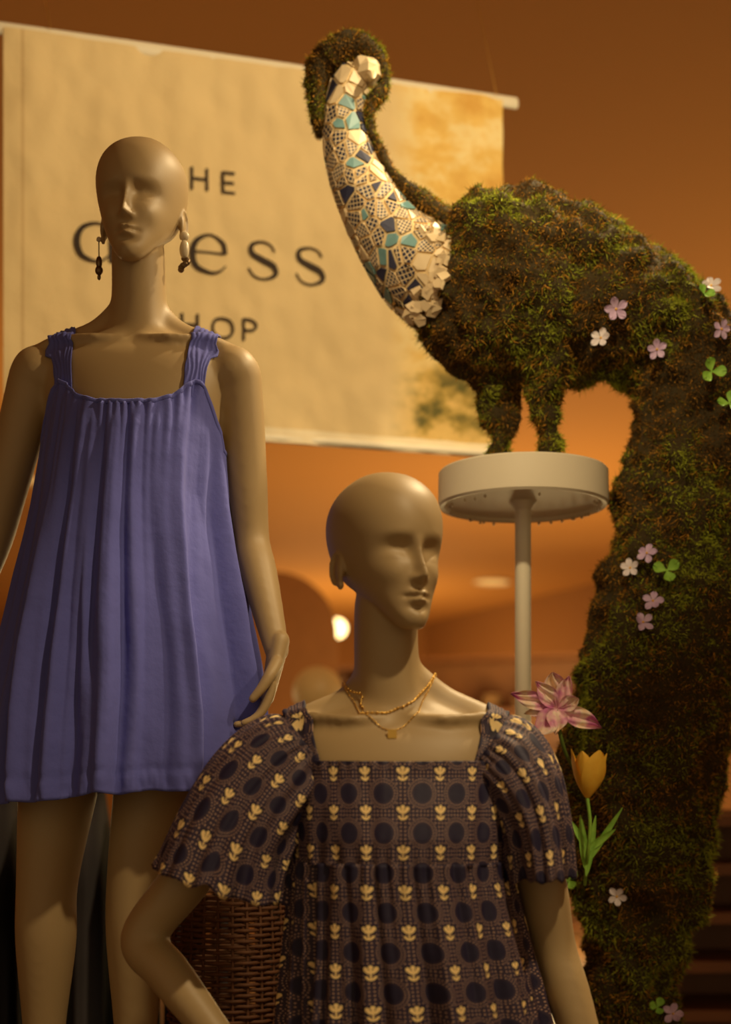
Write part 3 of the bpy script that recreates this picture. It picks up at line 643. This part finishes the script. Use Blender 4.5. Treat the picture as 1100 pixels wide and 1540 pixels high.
for k,x in enumerate(np.linspace(-1.5,.0,13)):
    V=[];n1=40
    for i in range(16):
        t=i/15; z=1.335-t*1.05; w=.022+.02*min(1,t*4)
        for j in range(n1):
            a=2*math.pi*j/n1; dd=(.06+.16*min(1,t*6)+.04*t)*(1+.05*math.sin(5*a+k)); V.append((x+w*math.cos(a)*(1+.4*math.sin(7*a+k)*t),yk+dd*math.sin(a),z))
    mk('backdrop_garment',V,gridF(16,n1)+[tuple(range(n1))],M_dark,rk)
M_fold=simple('folded_cloth',sr(180,140,92),.85,.3,3)
def shelf(name,c,w,d,h,ns,mat,rot=0,items=True):
    e=empty(name,c); e.rotation_euler[2]=rot; mb=MB()
    for x in(-w/2,w/2): mb.add(*box((x,0,h/2),(.04,d,h)))
    mb.add(*box((0,d/2-.01,h/2),(w,.02,h)))
    for i in range(ns+1): mb.add(*box((0,0,.03+i*(h-.06)/ns),(w-.04,d,.035)))
    mb.obj('carcass',mat,e,False)
    if items:
        mi=MB(); rnd=random.Random(len(name)+int(c[0]*10))
        for i in range(ns):
            x=-w/2+.12
            while x<w/2-.14:
                k_=rnd.randint(2,4); wd=rnd.uniform(.16,.26)
                for q in range(k_): mi.add(*ellipsoid((x+wd/2,-.02,.03+.018+i*(h-.06)/ns+.022+q*.04),(wd/2,d*.38,.022),12,6))
                x+=wd+rnd.uniform(.03,.12)
        mi.obj('folded_clothes',M_fold,e)
shelf('wooden_shelf',(1.50,4.6,FL),1.1,.4,1.27,8,M_wood,0,False)
shelf('wall_shelf',(1.3,14.5,FL),2.2,.5,2.75,5,M_wood,-.3); shelf('wall_shelf',(-1.2,15,FL),2.4,.5,2.7,5,M_wood,.1)
e=empty('arched_display_panel',(-.80,12.5,FL)); V=[];o_=[(-.55,0)]+[(-.55*math.cos(a),2.75+.55*math.sin(a)) for a in np.linspace(0,math.pi,24)]+[(.55,0)]
for y in(0,.12): V+=[(x,y,z) for x,z in o_]
k=len(o_); mk('panel',V,[tuple(range(k)),tuple(range(2*k-1,k-1,-1))]+[(i,i+k,(i+1)%k+k,(i+1)%k) for i in range(k)],simple('panel_brown',sr(150,102,56),.8),e,False)
e=empty('pale_globe'); c=P(478,1040,6.5); V,Fc=ellipsoid(c,(.115,.115,.115),32,20); mk('globe',V,Fc,simple('pale_glow',sr(200,165,105),.5,emit=sr(255,190,100),es=.08),e)  # pale round thing on an invented stand; its faint glow is added
V,Fc=tube([(c[0],c[1],FL+.01),(c[0],c[1],c[2]-.11)],[.015,.015],n=12,sub=1); mk('pole',V,Fc,M_blackm,e); V,Fc=ellipsoid((c[0],c[1],FL+.012),(.14,.14,.012)); mk('foot',V,Fc,M_blackm,e)
e=empty('pendant_bulb'); c=P(507,945,14.0); V,Fc=ellipsoid(c,(.095,.095,.095),20,12); mk('bulb',V,Fc,simple('bulb_glow',sr(255,230,170),.4,emit=sr(255,222,150),es=5),e)
V,Fc=tube([(c[0],c[1],c[2]+.09),(c[0],c[1],4.0)],[.002,.002],n=8,sub=1); mk('cord',V,Fc,M_ceil,e)
# ------------------------------------------------------------ room
def quad(name,pts,mat): 
    return mk(name,pts,[(0,1,2,3)],mat,None,False)
CH=4.0
quad('floor',[(-7,-2,FL),(9,-2,FL),(9,23,FL),(-7,23,FL)],M_floor)
quad('ceiling',[(-7,-2,CH),(-7,23,CH),(9,23,CH),(9,-2,CH)],M_ceil)
quad('wall_back',[(-7,22,FL),(.93,22,FL),(.93,22,CH),(-7,22,CH)],M_wall)
quad('wall_angled',[(.93,22,FL),(8.4,6,FL),(8.4,6,CH),(.93,22,CH)],M_wall)
quad('wall_right',[(8.4,6,FL),(8.4,-2,FL),(8.4,-2,CH),(8.4,6,CH)],M_wall)
quad('wall_left',[(-7,-2,FL),(-7,22,FL),(-7,22,CH),(-7,-2,CH)],M_wall)
M_dl=simple('downlight_lens',sr(255,220,160),.5,emit=sr(255,200,120),es=.6)
def downlight(x,y):
    e=empty('recessed_ceiling_light'); V,Fc=ellipsoid((x,y,CH-.008),(.20,.20,.008),24,6); mk('lens',V,Fc,M_dl,e)
    V,Fc=tube([(x+.22*math.cos(a),y+.22*math.sin(a),CH-.014) for a in np.linspace(0,2*math.pi,33)],[.012]*33,n=8,ref=(0,0,1),sub=1); mk('ring',V,Fc,M_white,e)
for x,y in((1.58,17.7),(-3,12),(4,9)): downlight(x,y)
# ------------------------------------------------------------ lights
def spot(name,loc,tgt,E,size,blend=.6,col=(1,.76,.42),rad=.06):
    L=bpy.data.lights.new(name,'SPOT'); L.energy=E; L.spot_size=math.radians(size); L.spot_blend=blend; L.color=col; L.shadow_soft_size=rad
    o=bpy.data.objects.new(name,L); COL.objects.link(o); o.location=loc; o.rotation_euler=(Vector(tgt)-Vector(loc)).to_track_quat('-Z','Y').to_euler(); return o
def point(name,loc,E,rad=.2,col=(1,.72,.32)):
    L=bpy.data.lights.new(name,'POINT'); L.energy=E; L.color=col; L.shadow_soft_size=rad; o=bpy.data.objects.new(name,L); COL.objects.link(o); o.location=loc
spot('spot_lamp_key',(2.3,2.0,3.85),(-.40,2.6,2.05),230,24,.7)
spot('spot_lamp_front',(1.15,.75,3.75),(.12,2.1,1.60),165,31,.6)
spot('spot_lamp_peacock',(1.3,3.4,3.95),(.6,3.0,2.25),300,70,.8)
spot('spot_lamp_neck',(.0,.5,3.7),(.28,3.0,2.25),190,28,.8)
spot('spot_lamp_banner',(1.5,1.5,3.8),(-.25,3.9,2.9),285,50,.8)
point('ceiling_fill_far',(1.5,12,1.4),270,.8); point('ceiling_fill_mid',(3.2,7.5,1.6),85,.6); point('ceiling_fill_left',(-3,9,1.5),100,.8); point('ceiling_fill_deep',(-.2,18.3,1.9),230,.8)  # unseen fill lights added without fixtures, to brighten the ceiling and far walls
w=bpy.data.worlds.new('World'); sc.world=w; w.use_nodes=True; w.node_tree.nodes['Background'].inputs[0].default_value=(1,.70,.36,1); w.node_tree.nodes['Background'].inputs[1].default_value=.32
# ------------------------------------------------------------ camera
cd=bpy.data.cameras.new('camera'); cam=bpy.data.objects.new('camera',cd); COL.objects.link(cam); cam.location=(0,0,CZ); cam.rotation_euler=(math.radians(90),0,0)
cd.sensor_width=36; cd.lens=F/1540*36; cd.shift_y=(HZ-770)/1540; cd.clip_start=.05
cd.dof.use_dof=True; cd.dof.focus_distance=2.45; cd.dof.aperture_fstop=2.2
sc.camera=cam
try:
    sc.view_settings.view_transform='Standard'; sc.view_settings.look='None'
except Exception as ex: print(ex)
